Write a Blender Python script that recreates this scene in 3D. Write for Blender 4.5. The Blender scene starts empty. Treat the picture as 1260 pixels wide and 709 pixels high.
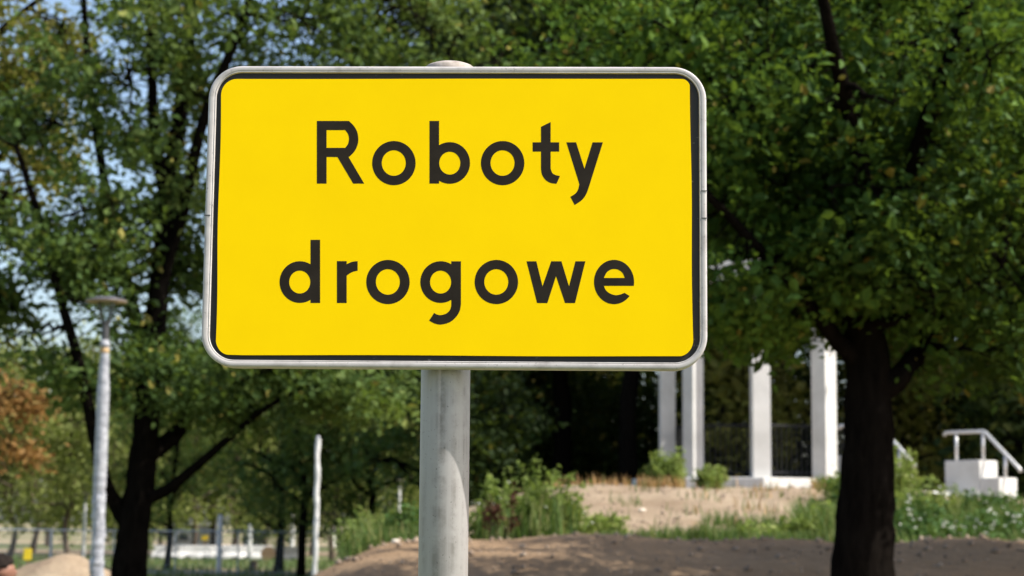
import bpy, bmesh, math, random
import numpy as np
from mathutils import Vector, Matrix
from mathutils.geometry import tessellate_polygon

S = bpy.context.scene
COL = S.collection
R = math.radians

# ------------------------------------------------------------------ camera
FPX, CX, CY = 2300.0, 630.0, 354.5          # in pixels of the 1260 wide photograph
PITCH, ROLL = 0.12678, 0.00881
CAM = np.array([0.0, 0.0, 1.65])
_R = np.array([1.0, 0, 0]); _U = np.array([0, -math.sin(PITCH), math.cos(PITCH)])
FWD = np.array([0, math.cos(PITCH), math.sin(PITCH)])
RIGHT = _R * math.cos(ROLL) + _U * math.sin(ROLL)
UP = -_R * math.sin(ROLL) + _U * math.cos(ROLL)
cd = bpy.data.cameras.new('camera'); cam = bpy.data.objects.new('camera', cd); COL.objects.link(cam)
m = Matrix.Identity(4)
for i in range(3):
    m[i][0] = RIGHT[i]; m[i][1] = UP[i]; m[i][2] = -FWD[i]; m[i][3] = CAM[i]
cam.matrix_world = m
cd.sensor_width = 36; cd.lens = FPX / 1260 * 36
cd.clip_start = 0.05; cd.clip_end = 5000
cd.dof.use_dof = True; cd.dof.focus_distance = 2.23; cd.dof.aperture_fstop = 11.0
S.camera = cam

# ------------------------------------------------------------------ light
SUN_AZ, SUN_EL = R(72), R(47)               # azimuth measured from behind the camera towards the right
sdir = np.array([math.sin(SUN_AZ) * math.cos(SUN_EL), -math.cos(SUN_AZ) * math.cos(SUN_EL), math.sin(SUN_EL)])
W = bpy.data.worlds.new('World'); S.world = W; W.use_nodes = True
nt = W.node_tree; bg = nt.nodes['Background']
sky = nt.nodes.new('ShaderNodeTexSky'); sky.sky_type = 'NISHITA'; sky.sun_disc = False
sky.sun_elevation = SUN_EL; sky.sun_rotation = math.atan2(sdir[0], sdir[1])
sky.air_density = 1.0; sky.dust_density = 2.6; sky.ozone_density = 1.0
nt.links.new(sky.outputs[0], bg.inputs[0]); bg.inputs[1].default_value = 0.15
sl = bpy.data.lights.new('sun', 'SUN'); so = bpy.data.objects.new('sun', sl); COL.objects.link(so)
sl.energy = 4.5; sl.angle = R(0.55); sl.color = (1.0, 0.95, 0.87)
so.location = (20, -6, 22)
so.rotation_euler = Vector(-sdir).to_track_quat('-Z', 'Y').to_euler()
S.view_settings.view_transform = 'Standard'; S.view_settings.look = 'None'
S.view_settings.gamma = 1.0; S.view_settings.use_curve_mapping = False
S.view_settings.exposure = 0.66
S.cycles.use_denoising = True
S.cycles.max_bounces = 6; S.cycles.transparent_max_bounces = 8

# ------------------------------------------------------------------ helpers
def ray(u, v):
    d = FWD * FPX + RIGHT * (u - CX) + UP * (CY - v)
    return d / d[1]
def at(u, v, Y):                              # the point on the pixel's ray at depth Y
    return CAM + ray(u, v) * Y
def tag(o, label=None, cat=None, group=None, kind=None):
    if label: o['label'] = label
    if cat: o['category'] = cat
    if group: o['group'] = group
    if kind: o['kind'] = kind
    return o
def empty(name, loc=(0, 0, 0), rz=0.0):
    o = bpy.data.objects.new(name, None); COL.objects.link(o)
    o.location = loc; o.rotation_euler = (0, 0, rz); o.empty_display_size = 0.1
    return o
def link(name, me, mat, parent=None, smooth=False):
    o = bpy.data.objects.new(name, me); COL.objects.link(o)
    if mat: me.materials.append(mat)
    if parent: o.parent = parent
    if smooth: me.shade_smooth()
    return o
def copy_tree(o, parent=None):
    c = o.copy(); COL.objects.link(c); c.parent = parent
    for ch in list(o.children): copy_tree(ch, c)
    return c

class MB:                                     # collects verts and faces of ONE mesh
    def __init__(s): s.v = []; s.f = []
    def add(s, vs, fs):
        b = len(s.v); s.v += [tuple(map(float, p)) for p in vs]; s.f += [tuple(i + b for i in f) for f in fs]
        return s
    def box(s, c, sz, rz=0.0):
        x, y, z = [k / 2 for k in sz]; ca, sa = math.cos(rz), math.sin(rz); vs = []
        for dz in (-z, z):
            for dx, dy in ((-x, -y), (x, -y), (x, y), (-x, y)):
                vs.append((c[0] + dx * ca - dy * sa, c[1] + dx * sa + dy * ca, c[2] + dz))
        return s.add(vs, [(3, 2, 1, 0), (4, 5, 6, 7), (0, 1, 5, 4), (1, 2, 6, 5), (2, 3, 7, 6), (3, 0, 4, 7)])
    def tube(s, pts, rad, n=8, cap=True, jit=None):
        pts = np.array(pts, float); k = len(pts)
        if np.isscalar(rad): rad = [rad] * k
        t = np.gradient(pts, axis=0); t /= np.linalg.norm(t, axis=1)[:, None] + 1e-9
        ref = np.array([0, 0, 1.0]) if abs(t[0][2]) < 0.9 else np.array([1.0, 0, 0])
        a = np.cross(t[0], ref); a /= np.linalg.norm(a)
        vs = []
        for i in range(k):
            a = a - t[i] * np.dot(a, t[i]); a /= np.linalg.norm(a) + 1e-9; b = np.cross(t[i], a)
            for j in range(n):
                th = 2 * math.pi * j / n
                r = rad[i] * (1 + (jit(i, j) if jit else 0))
                vs.append(pts[i] + r * (math.cos(th) * a + math.sin(th) * b))
        fs = []
        for i in range(k - 1):
            for j in range(n):
                j2 = (j + 1) % n
                fs.append((i * n + j, i * n + j2, (i + 1) * n + j2, (i + 1) * n + j))
        if cap:
            fs.append(tuple(range(n - 1, -1, -1))); fs.append(tuple((k - 1) * n + j for j in range(n)))
        return s.add(vs, fs)
    def lathe(s, prof, n=24, c=(0, 0, 0)):    # prof: (radius, z)
        vs = []
        for r, z in prof:
            for j in range(n):
                th = 2 * math.pi * j / n
                vs.append((c[0] + r * math.cos(th), c[1] + r * math.sin(th), c[2] + z))
        fs = []; k = len(prof)
        for i in range(k - 1):
            for j in range(n):
                j2 = (j + 1) % n
                fs.append((i * n + j, i * n + j2, (i + 1) * n + j2, (i + 1) * n + j))
        fs.append(tuple(range(n - 1, -1, -1))); fs.append(tuple((k - 1) * n + j for j in range(n)))
        return s.add(vs, fs)
    def prism(s, poly, z0, z1):               # poly: (x, y) counter-clockwise
        n = len(poly)
        vs = [(x, y, z0) for x, y in poly] + [(x, y, z1) for x, y in poly]
        fs = [tuple(range(n - 1, -1, -1)), tuple(range(n, 2 * n))] + [(i, (i + 1) % n, n + (i + 1) % n, n + i) for i in range(n)]
        return s.add(vs, fs)
    def mesh(s, name):
        me = bpy.data.meshes.new(name); me.from_pydata(s.v, [], s.f); me.update(); return me
    def build(s, name, mat, parent=None, smooth=False, bevel=0.0):
        me = s.mesh(name)
        o = link(name, me, mat, parent, smooth)
        if bevel:
            b = o.modifiers.new('bevel', 'BEVEL'); b.width = bevel; b.segments = 2; b.limit_method = 'ANGLE'; b.angle_limit = R(40)
        return o

def np_mesh(name, V, F, tint=None):           # V (n,3), F (k,3|4) -> mesh, fast
    me = bpy.data.meshes.new(name)
    k, w = F.shape
    me.vertices.add(len(V)); me.vertices.foreach_set('co', np.ascontiguousarray(V, np.float32).ravel())
    me.loops.add(k * w); me.loops.foreach_set('vertex_index', np.ascontiguousarray(F, np.int32).ravel())
    me.polygons.add(k); me.polygons.foreach_set('loop_start', np.arange(0, k * w, w, dtype=np.int32))
    if tint is not None:
        a = me.attributes.new('tint', 'FLOAT', 'POINT'); a.data.foreach_set('value', np.ascontiguousarray(tint, np.float32))
    me.update(calc_edges=True)
    return me

# ------------------------------------------------------------------ materials
def newmat(name):
    mt = bpy.data.materials.new(name); mt.use_nodes = True
    nt = mt.node_tree; return mt, nt, nt.nodes['Principled BSDF']
def node(nt, t, **kw):
    n = nt.nodes.new(t)
    for k, v in kw.items(): setattr(n, k, v)
    return n
def ramp(nt, fac, stops):
    r = nt.nodes.new('ShaderNodeValToRGB'); e = r.color_ramp.elements
    while len(e) < len(stops): e.new(0.5)
    for i, (p, c) in enumerate(stops): e[i].position = p; e[i].color = (*c, 1)
    nt.links.new(fac, r.inputs[0]); return r.outputs[0]
def noise(nt, scale, detail=4, rough=0.55, stretch=None, coord='Object'):
    tc = node(nt, 'ShaderNodeTexCoord'); out = tc.outputs[coord]
    if stretch:
        mp = node(nt, 'ShaderNodeMapping'); mp.inputs['Scale'].default_value = stretch
        nt.links.new(out, mp.inputs[0]); out = mp.outputs[0]
    n = node(nt, 'ShaderNodeTexNoise'); n.inputs['Scale'].default_value = scale
    n.inputs['Detail'].default_value = detail; n.inputs['Roughness'].default_value = rough
    nt.links.new(out, n.inputs[0]); return n.outputs[0]
def bump(nt, bsdf, h, strength, dist=0.01):
    b = node(nt, 'ShaderNodeBump'); b.inputs['Strength'].default_value = strength; b.inputs['Distance'].default_value = dist
    nt.links.new(h, b.inputs['Height']); nt.links.new(b.outputs[0], bsdf.inputs['Normal'])
def mixc(nt, fac, a, b, mode='MIX'):
    x = node(nt, 'ShaderNodeMix', data_type='RGBA', blend_type=mode)
    if isinstance(fac, float): x.inputs[0].default_value = fac
    else: nt.links.new(fac, x.inputs[0])
    for i, c in ((6, a), (7, b)):
        if isinstance(c, tuple): x.inputs[i].default_value = (*c, 1)
        else: nt.links.new(c, x.inputs[i])
    return x.outputs[2]
def simple(name, c1, c2, scale=6, rough=0.6, metal=0.0, bmp=0.0, stretch=None, detail=5, lo=0.35, hi=0.65, spec=None):
    mt, nt, b = newmat(name)
    n = noise(nt, scale, detail, 0.6, stretch)
    nt.links.new(ramp(nt, n, [(lo, c1), (hi, c2)]), b.inputs['Base Color'])
    b.inputs['Roughness'].default_value = rough; b.inputs['Metallic'].default_value = metal
    if spec is not None: b.inputs['Specular IOR Level'].default_value = spec
    if bmp: bump(nt, b, n, bmp)
    return mt
def leafmat(name, stops, trans=0.28, rough=0.62, tcol=(0.20, 0.28, 0.02)):
    mt, nt, b = newmat(name)
    at_ = node(nt, 'ShaderNodeAttribute', attribute_name='tint')
    c = ramp(nt, at_.outputs['Fac'], stops)
    nt.links.new(c, b.inputs['Base Color']); b.inputs['Roughness'].default_value = rough
    b.inputs['Specular IOR Level'].default_value = 0.16
    tr = node(nt, 'ShaderNodeBsdfTranslucent'); nt.links.new(mixc(nt, 0.45, c, tcol), tr.inputs[0])
    mx = node(nt, 'ShaderNodeMixShader'); mx.inputs[0].default_value = trans
    nt.links.new(b.outputs[0], mx.inputs[1]); nt.links.new(tr.outputs[0], mx.inputs[2])
    nt.links.new(mx.outputs[0], nt.nodes['Material Output'].inputs[0])
    return mt

M = {}
# sign
def sign_yellow():
    mt, nt, b = newmat('sign_yellow_sheeting')
    n = noise(nt, 14, 3)
    nt.links.new(ramp(nt, n, [(0.3, (0.90, 0.605, 0.002)), (0.7, (0.925, 0.63, 0.002))]), b.inputs['Base Color'])
    b.inputs['Roughness'].default_value = 0.75; b.inputs['Specular IOR Level'].default_value = 0.02
    n2 = noise(nt, 5, 2); bump(nt, b, n2, 0.05, 0.002)
    return mt
def sign_black():
    mt, nt, b = newmat('sign_black_border')
    n = noise(nt, 260, 2, 0.5); base = ramp(nt, n, [(0.70, (0.012, 0.012, 0.013)), (0.76, (0.16, 0.16, 0.16))])
    n2 = noise(nt, 18, 4); nt.links.new(mixc(nt, n2, base, (0.022, 0.021, 0.021)), b.inputs['Base Color'])
    b.inputs['Roughness'].default_value = 0.5; b.inputs['Specular IOR Level'].default_value = 0.3
    return mt
def galv(name, c1, c2, c3, stretch, rough=0.5, metal=0.55, scale=3.0):
    mt, nt, b = newmat(name)
    n1 = noise(nt, scale, 6, 0.62, stretch); n2 = noise(nt, 45, 4, 0.6); n3 = noise(nt, 300, 2, 0.5)
    c = ramp(nt, n1, [(0.32, c1), (0.5, c2), (0.68, c3)])
    c = mixc(nt, ramp(nt, n2, [(0.38, (0, 0, 0)), (0.62, (1, 1, 1))]), c, tuple(0.5 * (a + b_) for a, b_ in zip(c2, c3)))
    c = mixc(nt, ramp(nt, n3, [(0.66, (0, 0, 0)), (0.74, (0.5, 0.5, 0.5))]), c, tuple(0.4 * k for k in c1))
    nt.links.new(c, b.inputs['Base Color'])
    b.inputs['Metallic'].default_value = metal; b.inputs['Roughness'].default_value = rough
    bump(nt, b, n2, 0.12, 0.0015)
    return mt
M['yellow'] = sign_yellow()
M['black'] = sign_black()
M['letter'] = simple('sign_letter_black', (0.021, 0.017, 0.013), (0.027, 0.022, 0.017), 40, 0.6, spec=0.04)
M['rim'] = galv('weathered_aluminium_rim', (0.31, 0.285, 0.27), (0.45, 0.42, 0.405), (0.56, 0.53, 0.515), (4, 4, 4), 0.6, 0.05, 6)
M['post'] = galv('galvanised_post', (0.21, 0.195, 0.183), (0.33, 0.313, 0.304), (0.42, 0.402, 0.396), (11, 11, 0.22), 0.42, 0.25, 6)
M['cap'] = simple('post_cap_plastic', (0.24, 0.20, 0.165), (0.42, 0.37, 0.325), 90, 0.8)
M['steel'] = simple('steel_clamp', (0.30, 0.30, 0.30), (0.42, 0.42, 0.42), 30, 0.45, 0.7)
# setting
M['white_wall'] = simple('white_render', (0.50, 0.49, 0.465), (0.64, 0.63, 0.605), 1.6, 0.85, bmp=0.05)
M['white_slab'] = simple('white_slab_concrete', (0.55, 0.54, 0.51), (0.72, 0.71, 0.68), 2.2, 0.9, bmp=0.06)
M['rail_dark'] = simple('dark_railing', (0.018, 0.018, 0.020), (0.03, 0.03, 0.032), 20, 0.6, spec=0.1)
M['rail_steel'] = simple('brushed_handrail', (0.55, 0.55, 0.54), (0.68, 0.68, 0.67), 20, 0.35, 0.5)
M['film'] = simple('wrapping_film_shaded', (0.24, 0.25, 0.28), (0.42, 0.43, 0.46), 9, 0.4, bmp=0.6, stretch=(1, 1, 2.2))  # film greyed: the shade on the near lamp is put into its colour
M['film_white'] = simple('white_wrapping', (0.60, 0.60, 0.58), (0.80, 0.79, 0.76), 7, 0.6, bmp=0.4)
M['lamp_dark'] = simple('lamp_dark_metal', (0.035, 0.035, 0.037), (0.06, 0.06, 0.062), 15, 0.45)
M['lamp_top'] = simple('lamp_grey_metal', (0.085, 0.082, 0.10), (0.125, 0.12, 0.14), 12, 0.55, 0.1)
M['lamp_under'] = simple('lamp_bronze_reflector', (0.42, 0.30, 0.19), (0.55, 0.42, 0.28), 12, 0.45)
M['tape'] = simple('brown_tape', (0.40, 0.26, 0.12), (0.50, 0.34, 0.17), 12, 0.5)
M['fence'] = simple('fence_zinc', (0.34, 0.38, 0.40), (0.46, 0.50, 0.52), 12, 0.5, 0.3)
M['concrete'] = simple('pale_concrete', (0.58, 0.57, 0.55), (0.74, 0.73, 0.71), 3, 0.9)
M['concrete_beige'] = simple('beige_concrete', (0.58, 0.50, 0.40), (0.72, 0.64, 0.54), 3, 0.9)
M['cabin'] = simple('cabin_sheet', (0.42, 0.45, 0.47), (0.55, 0.58, 0.60), 3, 0.6)
M['cabin_blue'] = simple('cabin_blue_grey', (0.22, 0.26, 0.30), (0.30, 0.34, 0.38), 3, 0.6)
M['pane'] = simple('window_pane', (0.03, 0.035, 0.04), (0.05, 0.055, 0.06), 3, 0.1)
M['plate_yellow'] = simple('yellow_plate', (0.85, 0.60, 0.02), (0.92, 0.66, 0.03), 10, 0.5)
M['wood'] = simple('raw_wood', (0.34, 0.20, 0.10), (0.50, 0.32, 0.18), 8, 0.85, stretch=(1, 1, 6))
M['clod'] = simple('earth_clod', (0.16, 0.11, 0.075), (0.40, 0.31, 0.23), 3, 0.95)
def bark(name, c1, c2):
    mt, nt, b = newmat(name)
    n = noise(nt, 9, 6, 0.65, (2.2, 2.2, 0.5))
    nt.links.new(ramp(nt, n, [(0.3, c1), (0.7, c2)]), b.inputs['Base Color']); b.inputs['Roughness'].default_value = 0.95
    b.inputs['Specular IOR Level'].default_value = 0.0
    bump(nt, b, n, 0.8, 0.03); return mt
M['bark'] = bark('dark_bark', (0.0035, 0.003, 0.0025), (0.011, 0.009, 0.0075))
M['bark_pale'] = bark('grey_brown_bark', (0.06, 0.045, 0.035), (0.17, 0.13, 0.10))
M['leaf_oak'] = leafmat('oak_leaves', [(0.0, (0.015, 0.036, 0.008)), (0.5, (0.038, 0.092, 0.015)), (0.85, (0.12, 0.215, 0.028)), (1.0, (0.20, 0.16, 0.03))], 0.34)  # bright green stop paints sunlit clumps into the leaf colour
M['leaf_left'] = leafmat('grey_green_leaves', [(0.0, (0.026, 0.050, 0.015)), (0.45, (0.068, 0.12, 0.030)), (0.8, (0.165, 0.225, 0.058)), (1.0, (0.28, 0.25, 0.06))], 0.34)  # lighter stop raised so the colour carries sun on the clumps
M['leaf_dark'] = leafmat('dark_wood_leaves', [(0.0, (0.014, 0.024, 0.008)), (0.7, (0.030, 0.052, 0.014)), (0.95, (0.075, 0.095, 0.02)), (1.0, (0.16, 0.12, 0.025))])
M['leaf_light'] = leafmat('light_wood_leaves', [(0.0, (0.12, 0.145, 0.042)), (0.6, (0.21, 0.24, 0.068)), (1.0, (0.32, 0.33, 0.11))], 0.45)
M['leaf_autumn'] = leafmat('autumn_leaves', [(0.0, (0.13, 0.085, 0.028)), (0.4, (0.27, 0.15, 0.045)), (0.65, (0.34, 0.21, 0.08)), (0.8, (0.17, 0.18, 0.05)), (1.0, (0.14, 0.17, 0.045))], 0.4, tcol=(0.42, 0.2, 0.05))
M['leaf_yellow'] = leafmat('yellowing_leaves', [(0.0, (0.08, 0.085, 0.02)), (0.5, (0.17, 0.16, 0.035)), (1.0, (0.30, 0.25, 0.06))], 0.42)
M['weed'] = leafmat('weed_leaves', [(0.0, (0.11, 0.17, 0.038)), (0.6, (0.21, 0.28, 0.068)), (1.0, (0.36, 0.38, 0.14))], 0.45)
M['weed_deep'] = leafmat('weed_deep_leaves', [(0.0, (0.03, 0.065, 0.018)), (0.6, (0.055, 0.12, 0.03)), (1.0, (0.12, 0.19, 0.05))])
M['dock'] = leafmat('dock_seed_heads', [(0.0, (0.035, 0.014, 0.010)), (1.0, (0.09, 0.035, 0.02))], 0.1, tcol=(0.1, 0.03, 0.01))
M['petal'] = leafmat('white_petals', [(0.0, (0.62, 0.62, 0.56)), (1.0, (0.80, 0.80, 0.76))], 0.3, tcol=(0.8, 0.8, 0.7))
M['petal_red'] = leafmat('poppy_petals', [(0.0, (0.60, 0.09, 0.03)), (1.0, (0.75, 0.16, 0.05))], 0.3, tcol=(0.8, 0.1, 0.02))
M['straw'] = leafmat('dry_grass', [(0.0, (0.28, 0.17, 0.07)), (0.6, (0.44, 0.28, 0.12)), (1.0, (0.50, 0.38, 0.20))], 0.3, tcol=(0.5, 0.3, 0.1))
M['grass'] = leafmat('grass_blades', [(0.0, (0.045, 0.085, 0.022)), (0.6, (0.08, 0.15, 0.035)), (1.0, (0.22, 0.22, 0.08))])
M['stem'] = simple('plant_stem', (0.07, 0.09, 0.03), (0.14, 0.15, 0.05), 10, 0.8)

# ------------------------------------------------------------------ ground
def sst(a, b, x):
    t = np.clip((x - a) / (b - a), 0, 1); return t * t * (3 - 2 * t)
_rg = np.random.RandomState(5)
_waves = [(_rg.uniform(0.5, 2.6), _rg.uniform(0, 6.28), _rg.uniform(0, 6.28)) for _ in range(14)]
def rough(x, y):
    s = 0
    for k, a, p in _waves: s = s + np.sin(k * (x * math.cos(a) + y * math.sin(a)) * 1.7 + p) / (k + 0.8)
    return s / 6
def terr(x, y):
    x = np.asarray(x, float); y = np.asarray(y, float)
    z = -0.45 * sst(-0.8, -3.2, x) * sst(3, 7, y) * (1 - sst(38, 58, y))
    lat = sst(-4.2, -0.9, x)
    b1 = 1.55 * sst(6, 15.5, y) * lat
    lat2 = sst(-2.2, 1.2, x + 0.05 * (y - 28))
    b2 = (0.72 * sst(19.5, 29.0, y)) * lat2 * (1 - 0.22 * sst(5.6, 7.0, x)) - 0.12 * sst(15.5, 17.5, y) * (1 - sst(18, 21, y))
    far = 1 - sst(52, 95, y)
    b1 = b1 + lat * np.exp(-((y - 15.2) / 1.6) ** 2) * (0.022 * np.sin(1.9 * x + 0.6) + 0.018 * np.sin(4.3 * x - 1.1 + 0.8 * y))
    z = z + (b1 + b2) * far
    z = z + 1.52 * np.exp(-(((x + 7.15) / 1.6) ** 2) ** 1.35 - ((y - 30) / 1.7) ** 2) * (1 + .05 * np.sin(2.3 * x + y) + .03 * np.sin(7.3 * x - 2 * y))          # sand heap
    z = z + (0.07 * rough(x, y) + 0.035 * rough(x * 3.1 + 5, y * 2.7)) * sst(5, 9, y) * (1 - sst(60, 100, y))
    return z
def grid_axis(lo, hi, n, c, k):
    t = np.linspace(math.asinh((lo - c) / k), math.asinh((hi - c) / k), n); return c + k * np.sinh(t)
gx = grid_axis(-1500, 1500, 440, 0, 5.5); gy = grid_axis(-200, 2500, 440, 20, 8)
GX, GY = np.meshgrid(gx, gy); GZ = terr(GX, GY)
nx, ny = len(gx), len(gy)
idx = np.arange(nx * ny).reshape(ny, nx)
F = np.stack([idx[:-1, :-1], idx[:-1, 1:], idx[1:, 1:], idx[1:, :-1]], -1).reshape(-1, 4)
# where the soil lies bare: the banks, the heap and trampled strips further off
bare = sst(-4.5, -2.5, GX) * sst(2, 8, GY) * (1 - sst(31, 40, GY))
bare = np.maximum(bare, np.exp(-(((GX + 6.95) / 2.2) ** 2 + ((GY - 30) / 2.6) ** 2) ** 1.5))
strip = 0.5 + 0.5 * np.sin(GY * 0.21 + 0.02 * GX + 1.2) * np.sin(GY * 0.083 + 2)
bare = np.maximum(bare, np.clip((strip - 0.45) * 5, 0, 1) * sst(34, 45, GY) * (1 - sst(-2, 6, GX)))
me = np_mesh('ground', np.stack([GX, GY, GZ], -1).reshape(-1, 3), F, bare.ravel())
def ground_mat():
    mt, nt, b = newmat('ground_soil_and_grass')
    n1 = noise(nt, 0.9, 8, 0.65); n2 = noise(nt, 7, 6, 0.7); n3 = noise(nt, 0.25, 3)
    sand = ramp(nt, n1, [(0.32, (0.25, 0.18, 0.115)), (0.5, (0.36, 0.28, 0.19)), (0.68, (0.45, 0.365, 0.26))])
    sand = mixc(nt, ramp(nt, n2, [(0.35, (0, 0, 0)), (0.7, (0.6, 0.6, 0.6))]), sand, (0.22, 0.16, 0.115))
    tc = node(nt, 'ShaderNodeTexCoord'); sx = node(nt, 'ShaderNodeSeparateXYZ'); nt.links.new(tc.outputs['Object'], sx.inputs[0])
    ma = node(nt, 'ShaderNodeMath', operation='MULTIPLY_ADD'); nt.links.new(n1, ma.inputs[0]); ma.inputs[1].default_value = 9.0; nt.links.new(sx.outputs['Y'], ma.inputs[2])
    dy = node(nt, 'ShaderNodeMapRange'); nt.links.new(ma.outputs[0], dy.inputs[0]); dy.inputs[1].default_value = 20.0; dy.inputs[2].default_value = 23.5; dy.inputs[3].default_value = 0.75; dy.inputs[4].default_value = 0.0
    sand = mixc(nt, dy.outputs[0], sand, ramp(nt, n2, [(0.3, (0.19, 0.112, 0.058)), (0.7, (0.35, 0.23, 0.13))]))
    gr = ramp(nt, n2, [(0.3, (0.10, 0.13, 0.05)), (0.55, (0.17, 0.18, 0.08)), (0.75, (0.30, 0.26, 0.16))])
    a = node(nt, 'ShaderNodeAttribute', attribute_name='tint')
    ad = node(nt, 'ShaderNodeMath', operation='ADD'); nt.links.new(a.outputs['Fac'], ad.inputs[0])
    mu = node(nt, 'ShaderNodeMath', operation='MULTIPLY_ADD'); nt.links.new(n3, mu.inputs[0]); mu.inputs[1].default_value = 0.7; mu.inputs[2].default_value = -0.35
    nt.links.new(mu.outputs[0], ad.inputs[1])
    k = ramp(nt, ad.outputs[0], [(0.35, (0, 0, 0)), (0.6, (1, 1, 1))])
    nt.links.new(mixc(nt, k, gr, sand), b.inputs['Base Color']); b.inputs['Roughness'].default_value = 0.97
    b.inputs['Specular IOR Level'].default_value = 0.1
    bump(nt, b, n2, 0.9, 0.06); return mt
g = link('ground', me, ground_mat(), smooth=True); tag(g, kind='structure')

def tz(x, y): return float(terr(x, y))
def on(u, Y, dz=0.0):                        # ground point under the column of pixels u at depth Y
    x = at(u, 648, Y)[0]; return np.array([x, Y, tz(x, Y) + dz])

# ------------------------------------------------------------------ the road sign
SC = np.array([-0.0689, 2.20122, 2.01699]); YAW = -0.02748; SH = 0.36527; PX = -0.0119; GAP = 0.0255
EX = np.array([math.cos(YAW), math.sin(YAW), 0]); EN = np.array([-math.sin(YAW), math.cos(YAW), 0])
PR = 0.0298
pole = SC + EN * (GAP + PR) + EX * PX
root = empty('road_sign', (pole[0], pole[1], tz(pole[0], pole[1])), YAW)
tag(root, 'yellow road works sign with black lettering and grey rim on a round grey post', 'road sign')
OFF = np.array([-PX, -(GAP + PR), SC[2] - root.location[2]])      # sign centre in the root's frame
def spx(u, v, depth=0.0):                   # photo pixel -> (x, z) on the sign plane
    d = ray(u, v); p0 = SC + EN * depth
    t = np.dot(p0 - CAM, EN) / np.dot(d, EN); p = CAM + d * t - SC
    return np.array([np.dot(p, EX), p[2]])
def plate(name, loops, y0, y1, mat, parent, holes=(), bev=0.0):
    """polygon (x,z list) with holes, front at y0, back at y1 (sign frame)"""
    allp = [loops] + list(holes); mb = MB()
    tris = tessellate_polygon([[Vector((p[0], p[1], 0)) for p in l] for l in allp])
    flat = [p for l in allp for p in l]; n = len(flat)
    vs = [(OFF[0] + p[0], OFF[1] + y0, OFF[2] + p[1]) for p in flat] + [(OFF[0] + p[0], OFF[1] + y1, OFF[2] + p[1]) for p in flat]
    fs = []
    for a, b, c in tris:
        A, B, C = flat[a], flat[b], flat[c]
        cr = (B[0] - A[0]) * (C[1] - A[1]) - (B[1] - A[1]) * (C[0] - A[0])
        if cr < 0: b, c = c, b
        fs.append((a, b, c)); fs.append((n + a, n + c, n + b))
    o = 0
    for l in allp:
        k = len(l)
        for i in range(k): fs.append((o + i, o + (i + 1) % k, n + o + (i + 1) % k, n + o + i))
        o += k
    mb.add(vs, fs); me = mb.mesh(name)
    bm = bmesh.new(); bm.from_mesh(me); bmesh.ops.recalc_face_normals(bm, faces=bm.faces); bm.to_mesh(me); bm.free()
    return link(name, me, mat, parent)
def rrect(x0, x1, z0, z1, r, n=10):
    pts = []
    for cx, cz, a0 in ((x1 - r, z1 - r, 0), (x0 + r, z1 - r, 90), (x0 + r, z0 + r, 180), (x1 - r, z0 + r, 270)):
        for i in range(n + 1):
            a = R(a0 + 90 * i / n); pts.append((cx + r * math.cos(a), cz + r * math.sin(a)))
    return pts
hw, hh = 0.3, SH / 2
# rim: lofted ring, a U-shaped edge profile folded round the plate
il = np.mean([spx(264.2, 190)[0], spx(259.5, 345)[0]]); ir = np.mean([spx(859.6, 200)[0], spx(861.8, 345)[0]])
iT = np.mean([spx(325, 89.8)[1], spx(800, 89.9)[1]]); iB = np.mean([spx(320, 442.0)[1], spx(550, 444)[1], spx(800, 447)[1]])
def ring(ins, y):
    x0 = -hw + (il + hw) * ins; x1 = hw - (hw - ir) * ins; z0 = -hh + (iB + hh) * ins; z1 = hh - (hh - iT) * ins
    r = 0.040 - 0.010 * ins
    return [(OFF[0] + p[0], OFF[1] + y, OFF[2] + p[1]) for p in rrect(x0, x1, z0, z1, r, 12)]
prof = [(0.0, 0.0225), (0.0, 0.0035), (0.05, 0.0014), (0.16, 0.0003), (0.30, 0.0), (0.62, 0.0), (0.76, 0.0004), (0.80, 0.0011), (0.84, 0.0004), (0.92, 0.0005), (0.98, 0.0014), (1.0, 0.0046)]
mb = MB(); k = len(ring(0, 0)); vs = []; fs = []
for ins, y in prof: vs += ring(ins, y)
for i in range(len(prof) - 1):
    for j in range(k): fs.append((i * k + j, (i + 1) * k + j, (i + 1) * k + (j + 1) % k, i * k + (j + 1) % k))
mb.add(vs, fs); rim = mb.build('rim', M['rim'], root, smooth=True)
# rivet-like dents on the rim where the folded edge is pressed
for u, v in ((868, 235), (868.6, 268.5), (256.5, 265)):
    x, z = spx(u, v); w = 0.0075
    MB().box((OFF[0] + x - 0.0015, OFF[1] - 0.0001, OFF[2] + z), (w, 0.0008, 0.0011)).build('seam', M['lamp_dark'], rim)
# plate with black border
bp = plate('plate', rrect(-hw + 0.002, hw - 0.002, -hh + 0.002, hh - 0.002, 0.036, 10), 0.0040, 0.0065, M['black'], root)
# yellow face: its outline read off the photograph (the film's edge wavers a little)
ol = []
def seg(a, b, n, wob=0.0, ph=0.0):
    for i in range(n):
        t = i / n; w = wob * math.sin(t * 9 + ph)
        d = np.array(b) - np.array(a); L = np.hypot(*d); nn = np.array([-d[1], d[0]]) / L
        ol.append(tuple(np.array(a) + d * t + nn * w))
def arc(cx, cy, rx, ry, a0, a1, n=8):
    for i in range(n):
        a = R(a0 + (a1 - a0) * i / n); ol.append((cx + rx * math.cos(a), cy - ry * math.sin(a)))
seg((292, 97.3), (842, 97.0), 30, 0.15)                 # top, left to right
arc(838.5, 107.5, 10.5, 10.3, 80, 2, 6)
seg((849.2, 108), (852.6, 418), 24, 0.5, 1.0)           # right
arc(835, 418.5, 18, 20, 0, -90, 9)
seg((835, 438.6), (281, 436.6), 30, 0.35, 2.0)          # bottom
arc(281, 416.5, 15.6, 20, -90, -180, 9)
seg((265.6, 416), (272.0, 118), 24, 0.7, 0.4)           # left
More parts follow.
